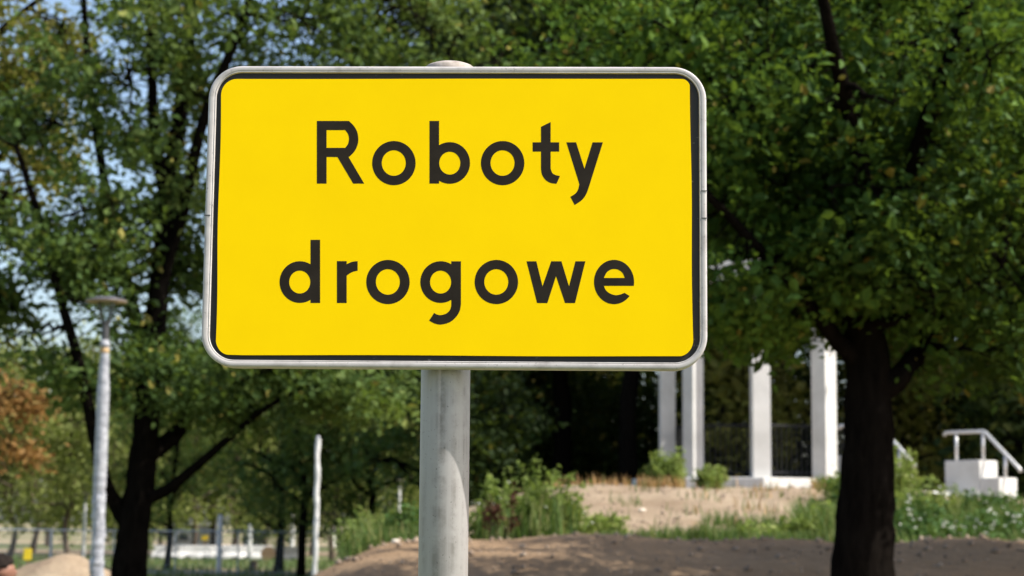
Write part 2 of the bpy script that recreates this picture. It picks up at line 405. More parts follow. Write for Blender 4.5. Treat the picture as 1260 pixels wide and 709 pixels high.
arc(291.5, 117.5, 19.5, 20.2, 180, 90, 9)
yl = [tuple(spx(u, v, 0.001)) for u, v in ol]
face = plate('yellow_face', yl, 0.0010, 0.0042, M['yellow'], root)
b = face.modifiers.new('bevel', 'BEVEL'); b.width = 0.0008; b.segments = 3; b.limit_method = 'ANGLE'; b.angle_limit = R(60)

def ell(cx, cy, rx, ry, a0, a1, n=28):       # degrees, counter-clockwise as seen, v points down
    return [(cx + rx * math.cos(R(a0 + (a1 - a0) * i / n)), cy - ry * math.sin(R(a0 + (a1 - a0) * i / n))) for i in range(n + 1)]
def full(cx, cy, rx, ry, n=44): return ell(cx, cy, rx, ry, 0, 360, n)[:-1]
def smooth(pts, n=6):                        # Catmull-Rom through the points
    p = [np.array(q, float) for q in pts]; p = [2 * p[0] - p[1]] + p + [2 * p[-1] - p[-2]]; out = []
    for i in range(1, len(p) - 2):
        for k in range(n):
            t = k / n; a, b_, c, d = p[i - 1:i + 3]
            out.append(tuple(0.5 * (2 * b_ + (c - a) * t + (2 * a - 5 * b_ + 4 * c - d) * t * t + (3 * b_ - a - 3 * c + d) * t ** 3)))
    return out + [tuple(p[-2])]
def notch(cx, cy, rx, ry, x):                # angles where the ellipse crosses a vertical line
    return math.degrees(math.acos((x - cx) / rx))
def letter_o(cx, cy): return full(cx, cy, 26.75, 27.25), [full(cx - 0.1, cy - 0.1, 14.8, 15.7)]
L = []
L.append(([(389.9, 148.9), (389.9, 226), (401.85, 226), (401.85, 193.3), (415.2, 193.3), (434.6, 226), (448.2, 226), (429.1, 193.6)]
          + smooth([(429.1, 193.6), (435.6, 187.2), (439.6, 179.5), (440.95, 171.2), (439.6, 162.6), (435.6, 155.2), (429.4, 148.9)])[1:],
          [[(401.85, 160.2), (424.8, 160.2)] + smooth([(424.8, 160.2), (428.2, 165), (429.4, 171.1), (428.2, 177.2), (424.8, 182)])[1:] + [(401.85, 182)]]))
L.append(letter_o(484.7, 200.8))
a = notch(553.4, 200.6, 25, 25.7, 540.3)
L.append(([(528.5, 148.9), (528.5, 226), (540.3, 226)] + ell(553.4, 200.6, 25, 25.7, -a, a) + [(540.3, 148.9)], [full(553.5, 200.85, 13.0, 14.05)]))
L.append(letter_o(618.5, 200.8))
L.append(([(665.7, 156.1), (665.7, 175.2), (655.4, 175.2), (655.4, 186.6)] + smooth([(665.7, 209.4), (667.1, 215.3), (671.6, 221.8), (677.6, 225.2), (684.8, 226.3)])[:0]
          + [(665.7, 186.6)] + smooth([(665.7, 208.4), (667.1, 215.3), (671.6, 221.8), (677.6, 225.2), (684.8, 226.3)])
          + smooth([(689.1, 216.7), (683.5, 215.3), (679.6, 212.8), (677.6, 207.6)]) + [(677.6, 186.6), (688.1, 186.6), (688.1, 175.2), (677.6, 175.2), (677.6, 150.2)], []))
L.append(([(696.9, 175.2), (712.9, 226.7)] + smooth([(712.9, 226.7), (711.4, 233.1), (708, 238.2), (701.8, 242.3)])[1:]
          + smooth([(707.2, 252.4), (716.3, 246.0), (721.6, 238.4), (725, 229)]) + [(741.9, 175.2), (729.2, 175.2), (719.2, 207.7), (708.9, 175.2)], []))
a = notch(369, 347.15, 25, 25.7, 382.1)
L.append(([(393.9, 295.2), (382.1, 295.2)] + ell(369, 347.15, 25, 25.7, a, 360 - a) + [(382.1, 372.9), (393.9, 372.9)], [full(368.9, 347.15, 13.0, 14.05)]))
L.append(([(414.6, 321.4), (414.6, 372.9), (426.6, 372.9)] + smooth([(426.6, 339.2), (433.2, 335.0), (440.1, 333.1)]) + smooth([(440.1, 321.4), (433.2, 322.3), (426.6, 325.1)]) + [(426.6, 321.4)], []))
L.append(letter_o(477.4, 347.1))
a = notch(542.2, 347.15, 25, 25.7, 555.3)
L.append(([(567.2, 321.6), (555.3, 321.6)] + ell(542.2, 347.15, 25, 25.7, a, 360 - a)
          + smooth([(555.3, 376.2), (553.5, 381.8), (548.6, 386.1), (542.2, 387.8), (537.3, 386.9), (534.2, 385.1)])
          + smooth([(528, 394.5), (534.5, 398), (542.2, 399.5), (552.8, 396.9), (560.5, 391), (565.6, 382.8), (567.2, 374.8)]), [full(542.2, 347.2, 13.0, 14.05)]))
L.append(letter_o(610.8, 347.1))
L.append(([(647.9, 321.6), (660.9, 373), (673.5, 373), (684.2, 340), (695.3, 373), (707.6, 373), (720.3, 321.6), (708.1, 321.6), (700.2, 352.4), (690.9, 321.6), (678.3, 321.6), (667.6, 352.4), (660, 321.6)], []))
L.append((ell(755.6, 347.1, 24.7, 27.3, -10, 321, 44) + [(768.6, 360.4)] + smooth([(768.6, 360.4), (762.5, 362.6), (756.5, 363.2), (749.5, 360.6), (745.2, 356.6), (743.1, 351.8)])[1:],
          [smooth([(743.1, 342.1), (746.4, 335.6), (751.2, 332.0), (756.0, 331.1), (761.2, 332.2), (765.8, 335.8), (768.9, 342.1)])]))
for outer, holes in L:
    plate('letter', [tuple(spx(u, v, 0.0009)) for u, v in outer], 0.00088, 0.0012, M['letter'], face,
          [[tuple(spx(u, v, 0.0009)) for u, v in h] for h in holes])
# post, cap, clamps
top = SC[2] + hh - root.location[2] + 0.0106
mb = MB(); mb.lathe([(PR, -0.3), (PR, top - 0.004), (PR - 0.001, top)], 48); post = mb.build('post', M['post'], root, smooth=True)
mb = MB(); mb.lathe([(PR + 0.0012, -0.012), (PR + 0.0012, 0.0), (PR * 0.93, 0.0026), (PR * 0.7, 0.0052), (PR * 0.35, 0.0068), (0.001, 0.0072)], 40, (0, 0, top)); mb.build('cap', M['cap'], post, smooth=True)
for dz in (0.10, -0.10):
    zc = OFF[2] + dz; mb = MB()
    mb.lathe([(PR + 0.0005, -0.015), (PR + 0.003, -0.015), (PR + 0.003, 0.015), (PR + 0.0005, 0.015)], 32, (0, 0, zc))
    cl = mb.build('clamp', M['steel'], root, smooth=False)
    MB().box((OFF[0], OFF[1] + 0.0150, zc), (0.36, 0.012, 0.028)).build('bracket_rail', M['steel'], cl)
    for sx in (-1, 1): MB().tube([(sx * 0.043, -0.012, zc), (sx * 0.043, 0.02, zc)], 0.005, 6).build('bolt', M['steel'], cl)

# ------------------------------------------------------------------ foliage
def leaves(rng, C, size, spread, per, flat=0.7, up=0.5):
    """per leaves round each centre; returns V, F (quads), tint"""
    n = len(C) * per
    P = np.repeat(C, per, 0) + rng.normal(0, 1, (n, 3)) * spread * np.array([1, 1, flat])
    N = rng.normal(0, 1, (n, 3)) + np.array([0, 0, up * 2]); N /= np.linalg.norm(N, axis=1)[:, None]
    T = rng.normal(0, 1, (n, 3)); T -= N * (T * N).sum(1)[:, None]; T /= np.linalg.norm(T, axis=1)[:, None] + 1e-9
    B = np.cross(N, T); s = size * (0.45 + 1.1 * rng.uniform(0, 1, n) ** 1.3)[:, None] * np.repeat(rng.uniform(.8, 1.2, len(C)), per)[:, None]
    w = s * 0.30; dr = N * s * 0.12
    V = np.stack([P - T * s * 0.5, P - T * s * 0.05 + B * w + dr, P + T * s * 0.28 + B * w * 0.75 + dr, P + T * s * 0.55 - dr * 0.6,
                  P + T * s * 0.28 - B * w * 0.75 + dr, P - T * s * 0.05 - B * w + dr], 1)
    base = np.arange(n)[:, None] * 6
    F = np.concatenate([base + np.array([0, 3, 2, 1]), base + np.array([0, 5, 4, 3])], 0)
    sp_ = size * 14; w_ = 0.5 + 0.28 * (np.sin(C[:, 0] / sp_ * 2.1 + C[:, 2] / sp_ * 1.3) + np.sin(C[:, 2] / sp_ * 2.7 - C[:, 1] / sp_ * 1.7 + 1))  # slow waves brighten whole sprays: sunlit patches put into the leaf tint
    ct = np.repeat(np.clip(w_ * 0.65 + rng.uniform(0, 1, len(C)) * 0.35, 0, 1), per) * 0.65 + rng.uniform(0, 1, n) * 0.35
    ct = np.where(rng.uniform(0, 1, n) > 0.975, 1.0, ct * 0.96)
    return V.reshape(-1, 3), F, np.repeat(ct, 6)
def wander(rng, p0, p1, n, amp):
    p0, p1 = np.array(p0, float), np.array(p1, float); t = np.linspace(0, 1, n)[:, None]
    off = rng.normal(0, amp, (n, 3)); off[0] = off[-1] = 0
    L_ = np.linalg.norm(p1 - p0); sag = np.sin(t * math.pi) * L_ * 0.06
    pts = p0 + (p1 - p0) * t + off; pts[:, 2:3] += sag; return pts
def in_blob(rng, blobs, n):
    w = np.array([b[6] for b in blobs]); w = w / w.sum(); k = rng.choice(len(blobs), n, p=w)
    d = rng.normal(0, 1, (n, 3)); d /= np.linalg.norm(d, axis=1)[:, None]; r = rng.uniform(0.05, 1, n) ** 0.42
    B = np.array([b[:6] for b in blobs]); return B[k, :3] + d * r[:, None] * B[k, 3:6]
def tree(name, base, limbs, blobs, ncl, per, size, spread, lm, bm_, seed, nsub=60, twig=0.012, sides=10, cut=None, up=0.5):
    """limbs: list of (points, r0, r1) in the tree's own frame; blobs: (cx,cy,cz,rx,ry,rz,weight)"""
    rng = np.random.RandomState(seed); t = empty(name, base); mb = MB(); nodes = []; nr = []
    for i, (pts, r0, r1) in enumerate(limbs):
        p = np.array(smooth(pts, 5)); r = np.linspace(r0, r1, len(p))
        if i == 0: r[:3] *= np.array([1.35, 1.18, 1.06])
        jt = rng.normal(0, 0.045, (len(p), 16))
        mb.tube(p, r, sides if i == 0 else 8, jit=lambda a_, b_: jt[a_, b_])
        k0 = len(p) // 3 if i == 0 else 1
        nodes += list(p[k0:]); nr += list(r[k0:])
    N = np.array(nodes); NR = np.array(nr)
    subs = in_blob(rng, blobs, nsub)
    nn = []; nnr = []
    for s in subs[np.argsort(((subs - N.mean(0)) ** 2).sum(1))]:
        d = ((N - s) ** 2).sum(1) + 0.6 * np.maximum(0, N[:, 2] - s[2]) ** 2
        j = int(d.argmin()); p = wander(rng, N[j], s, 6, 0.05 * math.sqrt(d[j])); r0 = min(NR[j] * 0.6, 0.05)
        rr = np.linspace(r0, twig, 6); mb.tube(p, rr, 5, False); nn.append(p[2:]); nnr.append(rr[2:])
        N = np.concatenate([N, p[2:]]); NR = np.concatenate([NR, rr[2:]])
    C = in_blob(rng, blobs, ncl)
    if cut is not None: C = C[cut(C, rng)]
    for c in C:
        d = ((N - c) ** 2).sum(1); j = int(d.argmin()); L_ = math.sqrt(d[j])
        if L_ > 0.1: mb.tube(wander(rng, N[j], c, 3, 0.06 * L_), [twig * 0.8, twig * 0.6, twig * 0.35], 3, False)
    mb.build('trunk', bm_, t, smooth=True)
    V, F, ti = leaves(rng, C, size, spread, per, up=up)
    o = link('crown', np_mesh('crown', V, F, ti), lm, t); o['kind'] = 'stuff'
    return t
def clumpy(k, thr, ph):                      # keeps the clusters where a smooth 3D pattern is high: clumps and gaps
    def f(C, rng):
        x, y, z = (C * k).T
        w = np.sin(x + 1.3 * np.sin(y * .9 + ph)) * np.sin(y * 1.1 + ph) + np.sin(z * 1.4 + 1.1 * np.sin(x * .8)) * np.cos(x * .7 - ph) + .7 * np.sin(1.9 * x + 2.3 * z + ph)
        return w + rng.normal(0, .18, len(C)) > thr
    return f
def px_pts(base, lst):                       # [(u, v, depth)] -> points in a tree's own frame
    return [tuple(at(u, v, Y) - base) for u, v, Y in lst]

# --- the oak beside the pavilion bank
D = 11.3; base = at(1066, 760, D); base[2] = tz(base[0], base[1]) - 0.05
limbs = [([(0, 0, 0)] + px_pts(base, [(1062, 709, D), (1065, 620, D), (1069, 530, D), (1068, 450, D), (1060, 380, D), (1062, 280, D + .1), (1075, 150, D + .2), (1070, -40, D), (1078, -120, D)]), 0.205, 0.05),
         (px_pts(base, [(1066, 455, D), (1035, 425, D - .1), (1000, 380, D - .3), (955, 330, D - .6), (900, 270, D - .9), (830, 200, D - 1.1)]), 0.06, 0.02),
         (px_pts(base, [(1070, 490, D), (1110, 460, D), (1150, 400, D + .3), (1200, 330, D + .5), (1270, 240, D + .8)]), 0.085, 0.025),
         (px_pts(base, [(1060, 400, D), (1020, 320, D + .5), (960, 220, D + .9), (890, 90, D + 1.3), (840, -60, D + 1.4)]), 0.08, 0.025),
         (px_pts(base, [(1062, 330, D), (1110, 240, D - .5), (1150, 120, D - .9), (1200, -20, D - 1.2)]), 0.08, 0.025),
         (px_pts(base, [(1064, 300, D), (1060, 200, D - .7), (1030, 80, D - 1.3), (1000, -60, D - 1.6)]), 0.075, 0.025),
         (px_pts(base, [(1068, 250, D), (1090, 160, D + .8), (1120, 40, D + 1.5), (1130, -120, D + 2.0)]), 0.075, 0.025)]
q = lambda u, v, dy=0.0: tuple(at(u, v, D + dy) - base)
blobs = [(*q(1060, 110), 2.0, 1.8, 0.95, 2.4), (*q(900, 190, -.1), 0.95, 1.4, 0.75, 1.3), (*q(1215, 220), 1.1, 1.6, 0.95, 1.6), (*q(1050, 290, -.3), 0.95, 1.0, 0.50, 0.8),
         (*q(925, 340, -.2), 0.55, 0.9, 0.42, 0.75), (*q(960, 395, .1), 0.42, 0.6, 0.20, 0.30), (*q(1000, 340, .2), 0.5, 0.7, 0.35, 0.45), (*q(1190, 350, .1), 0.8, 1.1, 0.45, 0.7), (*q(1200, 440, .3), 0.55, 0.8, 0.22, 0.25),
         (*q(1100, -40), 1.5, 1.4, 0.5, 0.5), (*q(760, 60, .4), 0.8, 1.0, 0.6, 0.45)]
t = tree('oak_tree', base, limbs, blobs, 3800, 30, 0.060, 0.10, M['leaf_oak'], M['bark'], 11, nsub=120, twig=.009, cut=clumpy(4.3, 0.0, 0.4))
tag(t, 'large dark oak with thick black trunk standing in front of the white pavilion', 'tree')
# a second oak, its trunk out of view, shades the bank and fills the canopy on that side
o = copy_tree(t); o.location = on(1510, 13.4, -0.05); o.rotation_euler = (0, 0, 2.2); o.scale = (1.05, 1.05, 1.0)
tag(o, 'second oak whose branches hang over the white stairs', 'tree')

# --- the forked tree beside the lamp post
D = 20.0; base = at(160, 860, D); base[2] = tz(base[0], base[1]) - 0.05
limbs = [([(0, 0, 0)] + px_pts(base, [(159, 720, D), (164, 650, D), (172, 600, D), (180, 520, D), (188, 430, D), (198, 330, D), (210, 220, D), (228, 90, D), (240, -80, D), (250, -260, D)]), 0.20, 0.05),
         (px_pts(base, [(163, 655, D), (145, 625, D), (128, 590, D - .2), (115, 530, D - .4), (98, 450, D - .6), (75, 370, D - .8), (52, 280, D - 1.0), (20, 180, D - 1.2)]), 0.095, 0.03),
         (px_pts(base, [(175, 615, D), (205, 603, D - .1), (240, 575, D - .3), (275, 545, D - .6), (330, 500, D - .9), (390, 470, D - 1.2)]), 0.075, 0.02),
         (px_pts(base, [(182, 560, D), (215, 535, D + .2), (240, 495, D + .5), (280, 430, D + .9), (340, 340, D + 1.4), (390, 200, D + 1.8)]), 0.11, 0.03),
         (px_pts(base, [(186, 470, D), (168, 400, D + .2), (152, 330, D + .5), (130, 230, D + .8), (110, 100, D + 1.1), (100, -60, D + 1.3)]), 0.09, 0.03),
         (px_pts(base, [(195, 350, D), (225, 260, D - .3), (250, 150, D - .8), (300, 20, D - 1.2), (340, -120, D - 1.5)]), 0.085, 0.03),
         (px_pts(base, [(205, 260, D), (190, 150, D - .3), (185, 40, D - .6), (170, -120, D - .8)]), 0.07, 0.03)]
zb = lambda v: at(160, v, D)[2] - base[2]; xb = lambda u: at(u, 400, D)[0] - base[0]
blobs = [(xb(60), -0.5, zb(300), 1.25, 1.6, 1.5, 1.5), (xb(150), 0.2, zb(130), 1.7, 2.2, 1.6, 1.3), (xb(330), 0, zb(30), 1.9, 2.2, 1.3, 1.8),
         (xb(300), -0.6, zb(480), 1.25, 1.3, 0.55, 0.9), (xb(430), -0.4, zb(475), 0.9, 1.2, 0.35, 0.45), (xb(225), 0.7, zb(430), 0.8, 0.8, 0.7, 0.4), (xb(490), 0.2, zb(40), 1.3, 1.6, 0.9, 0.8),
         (xb(90), 0, zb(440), 0.9, 1.2, 0.5, 0.55), (xb(10), 0.3, zb(370), 0.8, 0.9, 0.55, 0.5), (xb(240), 0.9, zb(320), 0.7, 0.6, 0.7, 0.45), (xb(200), 0, zb(-220), 2.4, 2.4, 1.3, 0.7)]
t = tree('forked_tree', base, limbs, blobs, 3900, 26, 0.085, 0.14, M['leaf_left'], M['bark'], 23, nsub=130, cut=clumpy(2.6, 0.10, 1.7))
tag(t, 'tall tree with low forked black trunk beside the plastic wrapped lamp post', 'tree')

# --- a yellowing tree and an autumn tree reaching in at the edge of the clearing
D = 24.0; base = on(-130, D, -0.05)
q = lambda u, v, Y: tuple(at(u, v, Y) - base)
limbs = [([(0, 0, 0), q(-128, 600, D), q(-120, 400, D), q(-110, 200, D), q(-100, 0, D), q(-90, -200, D)], 0.2, 0.05),
         ([q(-124, 450, D), q(-80, 330, D), q(-20, 220, D), q(40, 150, D)], 0.09, 0.03),
         ([q(-112, 250, D), q(-60, 120, D), q(0, 40, D), q(60, -10, D)], 0.09, 0.03)]
blobs = [(*q(10, 180, D), 0.95, 1.2, 0.9, 1.0), (*q(20, 60, D), 1.0, 1.4, 0.8, 1.0), (*q(-120, 100, D), 2.0, 2.0, 2.2, 1.5), (*q(-100, -250, D), 2.2, 2.2, 1.8, 0.8)]
t = tree('yellowing_tree', base, limbs, blobs, 1000, 22, 0.10, 0.17, M['leaf_yellow'], M['bark'], 31, nsub=50, cut=clumpy(3.0, -0.1, 2.2))
tag(t, 'tree with yellowing leaves reaching in high above the clearing', 'tree')
D = 34.0; base = on(-60, D, -0.05); q = lambda u, v, Y: tuple(at(u, v, Y) - base)
limbs = [([(0, 0, 0), q(-58, 660, D), q(-50, 560, D), q(-48, 460, D), q(-40, 380, D)], 0.13, 0.04),
         ([q(-52, 560, D), q(-25, 520, D), q(10, 490, D), q(30, 470, D)], 0.05, 0.02), ([q(-50, 600, D), q(-20, 570, D), q(10, 545, D)], 0.05, 0.02)]
blobs = [(*q(0, 500, D), 0.75, 0.8, 0.70, 1.3), (*q(25, 565, D), 0.42, 0.5, 0.32, 0.5), (*q(45, 500, D), 0.45, 0.5, 0.2, 0.35), (*q(-70, 480, D), 0.9, 0.9, 1.2, 1.2)]
t = tree('autumn_tree', base, limbs, blobs, 400, 14, 0.10, 0.18, M['leaf_autumn'], M['bark'], 37, nsub=40, cut=clumpy(5.0, 0.3, 0.9))
tag(t, 'small tree with rusty orange autumn leaves at the edge of the clearing', 'tree')

# --- trees of the wood: a few kinds, copied one by one
def wood_tree(name, h, rad, z0, ncl, per, size, lm, bm_, seed, r0=0.18, lean=0.3):
    rng = np.random.RandomState(seed); limbs = []
    top = np.array([rng.normal(0, lean), rng.normal(0, lean), h * 0.93])
    tp = wander(rng, (0, 0, -0.1), top, 7, 0.12); tp[:, 2] = np.linspace(-0.1, h * 0.93, 7); limbs.append(([tuple(p) for p in tp], r0, r0 * 0.2))
    for i in range(9):
        f = rng.uniform(z0 / h * 0.8, 0.85); a = i * 2.4 + rng.uniform(-.5, .5); p0 = tp[0] + (tp[-1] - tp[0]) * f
        k = rad * rng.uniform(0.6, 0.95) * (1 - 0.45 * abs(2 * f - 1))
        p1 = p0 + np.array([math.cos(a) * k, math.sin(a) * k, k * rng.uniform(0.25, 0.7)])
        limbs.append(([tuple(p) for p in wander(rng, p0, p1, 4, 0.1)], r0 * 0.45, 0.03))
    blobs = []
    for i in range(9):
        f = (i + 0.5) / 9; zc = z0 + (h - z0) * f; rr = rad * (0.55 + 0.45 * math.sin(math.pi * (f * 0.85 + 0.1))); a = rng.uniform(0, 6.28); s = rng.uniform(0.25, 0.55) * rr
        blobs.append((top[0] * f + math.cos(a) * s, top[1] * f + math.sin(a) * s, zc, rr * 0.7, rr * 0.7, (h - z0) * 0.13, rr * rr))
    return tree(name, (0, 0, 0), limbs, blobs, ncl, per, size, size * 1.7, lm, bm_, seed, nsub=45, sides=8, twig=0.014)
P = {'dark': wood_tree('broadleaf_tree', 15, 3.2, 4.2, 1100, 14, 0.19, M['leaf_dark'], M['bark'], 51, 0.22),
     'dark2': wood_tree('broadleaf_tree', 14, 3.0, 1.4, 1000, 14, 0.20, M['leaf_dark'], M['bark'], 52, 0.19),
     'light': wood_tree('light_tree', 11.5, 3.0, 2.2, 430, 13, 0.26, M['leaf_light'], M['bark_pale'], 53, 0.17),
     'light2': wood_tree('light_tree', 10.5, 2.6, 1.2, 430, 13, 0.26, M['leaf_light'], M['bark_pale'], 54, 0.16),
     'mid': wood_tree('mid_green_tree', 10, 2.8, 1.8, 640, 14, 0.15, M['leaf_left'], M['bark'], 55, 0.15),
     'shrub': wood_tree('understory_shrub', 3.6, 1.7, 0.2, 420, 12, 0.17, M['leaf_dark'], M['bark'], 56, 0.05, 0.1),
     'gold': wood_tree('golden_shrub', 4.2, 1.5, 0.4, 330, 12, 0.17, M['leaf_yellow'], M['bark'], 57, 0.06, 0.1)}
used = set(); rw = np.random.RandomState(77)
def place(kind, u, Y, s, label, group, cat='tree', rz=None):
    p = P[kind]
    if kind in used: o = copy_tree(p)
    else: o = p; used.add(kind)
    o.location = on(u, Y, -0.05); o.scale = (s, s, s * rw.uniform(0.95, 1.06)); o.rotation_euler = (0, 0, rw.uniform(0, 6.28) if rz is None else rz)
    tag(o, label, cat, group); return o
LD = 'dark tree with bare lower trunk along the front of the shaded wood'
for u, Y, s in ((612, 44, 1.0), (690, 44, 1.05), (775, 39, .95), (850, 46, 1.1), (930, 42, 1.0), (1010, 45, 1.05), (1090, 41, .95), (1170, 46, 1.1), (1250, 41, 1.0), (1330, 38, 1.05), (1420, 35, 1.05), (1520, 39, 1.1), (1600, 36, 1.0),  # unseen trees past the right edge, added to block sun from the wood
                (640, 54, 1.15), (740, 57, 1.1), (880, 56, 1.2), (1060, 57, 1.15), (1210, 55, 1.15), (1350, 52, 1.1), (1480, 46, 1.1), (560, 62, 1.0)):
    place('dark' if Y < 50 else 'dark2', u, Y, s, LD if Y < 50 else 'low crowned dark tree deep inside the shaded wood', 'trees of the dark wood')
LU = 'dark shrub under the trees of the shaded wood'
for u, Y, s in ((588, 37, .75), (660, 47, 1.0), (725, 49, .9), (800, 46, .8), (1090, 44, .9), (1150, 47, 1.1), (1240, 43, 1.0), (960, 48, 1.0), (1300, 35, 1.2), (880, 47, .8)):
    place('shrub', u, Y, s, LU, 'shrubs of the dark wood', 'shrub')
for u, Y, s, lb in ((893, 38.2, 1.05, 'golden leafed shrub showing between the white pavilion columns'), (1122, 40, .95, 'golden leafed shrub behind the white stairs'), (700, 50, 1.1, 'golden shrub coloured like a lit patch deep in the dark wood')):
    place('gold', u, Y, s, lb, None, 'shrub')  # gold leaf colour partly stands in for lit patches in the wood
LL = 'pale green sunlit tree of the open grove beyond the wire fence'
for u, Y, s in ((-40, 95, 1.0), (40, 104, .95), (118, 98, 1.0), (200, 110, 1.1), (262, 100, .9), (318, 112, 1.05), (385, 104, 1.0), (450, 115, 1.0), (505, 100, .95), (-100, 84, 1.0), (60, 128, 1.15), (160, 130, 1.2), (290, 132, 1.2), (420, 135, 1.2), (530, 130, 1.1), (12, 84, .8), (86, 88, .85), (148, 82, .8), (236, 92, .85), (286, 94, .8), (330, 98, .85), (410, 86, .8)):
    place('light' if rw.rand() < .5 else 'light2', u, Y, s, LL, 'trees of the light grove')
for u, Y, s, lb in ((343, 63, 1.0, 'mid green tree with slim dark trunk beside the beige barrier'), (372, 58, .95, 'mid green tree with dark trunk just beside the white wrapped lamp behind the bank'), (455, 60, 1.0, 'mid green tree above the red poppies on the bank'),
                 (520, 46, 1.05, 'mid green tree close behind the sign post'), (566, 43, 1.05, 'mid green tree where the clearing meets the dark wood'), (206, 66, .85, 'small mid green tree behind the fork of the tall black trunk')):
    place('mid', u, Y, s, lb, 'mid green trees at the edge of the clearing')

# ------------------------------------------------------------------ the white pavilion
c0 = at(936, 588, 33.0); RC = 1.735; ctr = np.array([c0[0], 33.0 + RC, c0[2]])
pav = empty('pavilion', (ctr[0], ctr[1], ctr[2] - 0.21))
tag(pav, 'white open pavilion with square columns on the sandy bank', 'pavilion')
ang = [R(-90 + 45 * i) for i in range(8)]
octo = lambda r: [(r * math.cos(a), r * math.sin(a)) for a in ang]
MB().prism(octo(2.15), -0.5, 0.21).build('platform', M['white_slab'], pav, bevel=0.015)
colm = MB().box((0, 0, 0.21 + 1.75), (0.31, 0.31, 3.5)).mesh('column')
cols = []
for u, Y, a in ((821, 33.9, 4), (853, 33.3, 40), (936, 33.0, 3), (1015, 33.2, 42), (1062, 34.2, 5)):
    p = at(u, 588, Y); o = link('column', colm, None if colm.materials else M['white_wall'], pav); o.location = (p[0] - ctr[0], p[1] - ctr[1], 0); o.rotation_euler = (0, 0, R(a)); o.scale = (.84, .84, 1) if u < 900 else (1, 1, 1); cols.append(np.array(o.location))
for i in range(4):
    a, b_ = cols[i], cols[i + 1]; d = b_ - a; L_ = np.hypot(d[0], d[1]); rz = math.atan2(d[1], d[0]); c = (a + b_) / 2
    MB().box((c[0], c[1], 3.71 + .17), (L_ + .30, 0.40 + .004 * i, 0.34 + .006 * i), rz).build('beam', M['white_wall'], pav)
for i in range(4):
    a, b_ = cols[i] + np.array([0, .12, 0]), cols[i + 1] + np.array([0, .12, 0]); d = (b_ - a)[:2]; L_ = np.hypot(*d); d /= L_
    p = lambda s_, z: (a[0] + d[0] * s_, a[1] + d[1] * s_, 0.21 + z)
    rl = empty('railing'); rl.parent = pav
    MB().tube([p(.1, 0.93), p(L_ - .1, 0.93)], 0.022, 6).build('top_rail', M['rail_dark'], rl)
    MB().tube([p(.1, 0.10), p(L_ - .1, 0.10)], 0.016, 6).build('bottom_rail', M['rail_dark'], rl)
    for k in range(9):
        s_ = .22 + (L_ - .44) * k / 8
        MB().tube([p(s_, 0.0), p(s_, 0.93)], 0.011 if 0 < k < 8 else 0.020, 5).build('baluster', M['rail_dark'], rl)

# ------------------------------------------------------------------ stairs beside it
AL = R(50); dv = np.array([math.cos(AL), -math.sin(AL), 0]); wv = np.array([-math.sin(AL), -math.cos(AL), 0])
DS = 31.0; K = at(1205, 566, DS); zl = at(1205, 588, DS)[2]; gz = 1.7
st = empty('staircase', (K[0], K[1], gz)); tag(st, 'white stairs with stepped side walls and steel handrails beside the pavilion', 'stairs')
loc = lambda s_, t_, z: tuple(dv * s_ - wv * t_ + np.array([0, 0, z - gz]))
def block(name, s0, s1, t0, t1, z0, z1, mat, parent, bev=0.012):
    vs = [loc(s_, t_, z) for z in (z0, z1) for s_, t_ in ((s0, t0), (s1, t0), (s1, t1), (s0, t1))]
    return MB().add(vs, [(3, 2, 1, 0), (4, 5, 6, 7), (0, 1, 5, 4), (1, 2, 6, 5), (2, 3, 7, 6), (3, 0, 4, 7)]).build(name, mat, parent, bevel=bev)
zr = at(1216, 530, DS)[2]; ze = at(1255, 576, DS - .6)[2]
for to in (0.0, -2.75):
    ck = block('side_wall', -0.70, 0.0, to, to + 0.50, gz - .3, K[2], M['white_wall'], st)
    block('lower_block', 0.003, 0.38, to + 0.002, to + 0.498, gz - .3, zl, M['white_wall'], ck)
    tc = to + 0.25
    hr = MB().tube([loc(-0.88, tc, zr - .05), loc(-0.87, tc, zr - .01), loc(-0.84, tc, zr), loc(-0.10, tc, zr), loc(-0.05, tc, zr - .02), loc(0.60, tc, ze), loc(0.63, tc, ze - .05)], 0.030, 8).build('handrail', M['rail_steel'], st, smooth=True)
    for s_, z0, z1 in ((-0.64, K[2], zr), (-0.10, K[2], zr), (0.33, zl, zl + .36)):
        MB().tube([loc(s_, tc, z0), loc(s_, tc, z1)], 0.026, 8).build('baluster', M['rail_steel'], hr, smooth=True)
for k in range(5):
    block('step', -0.7 + 0.27 * k, -0.7 + 0.27 * (k + 1) - .003, -2.245, -0.005, gz - .3, K[2] - .52 - 0.13 * k, M['white_slab'], st, 0)

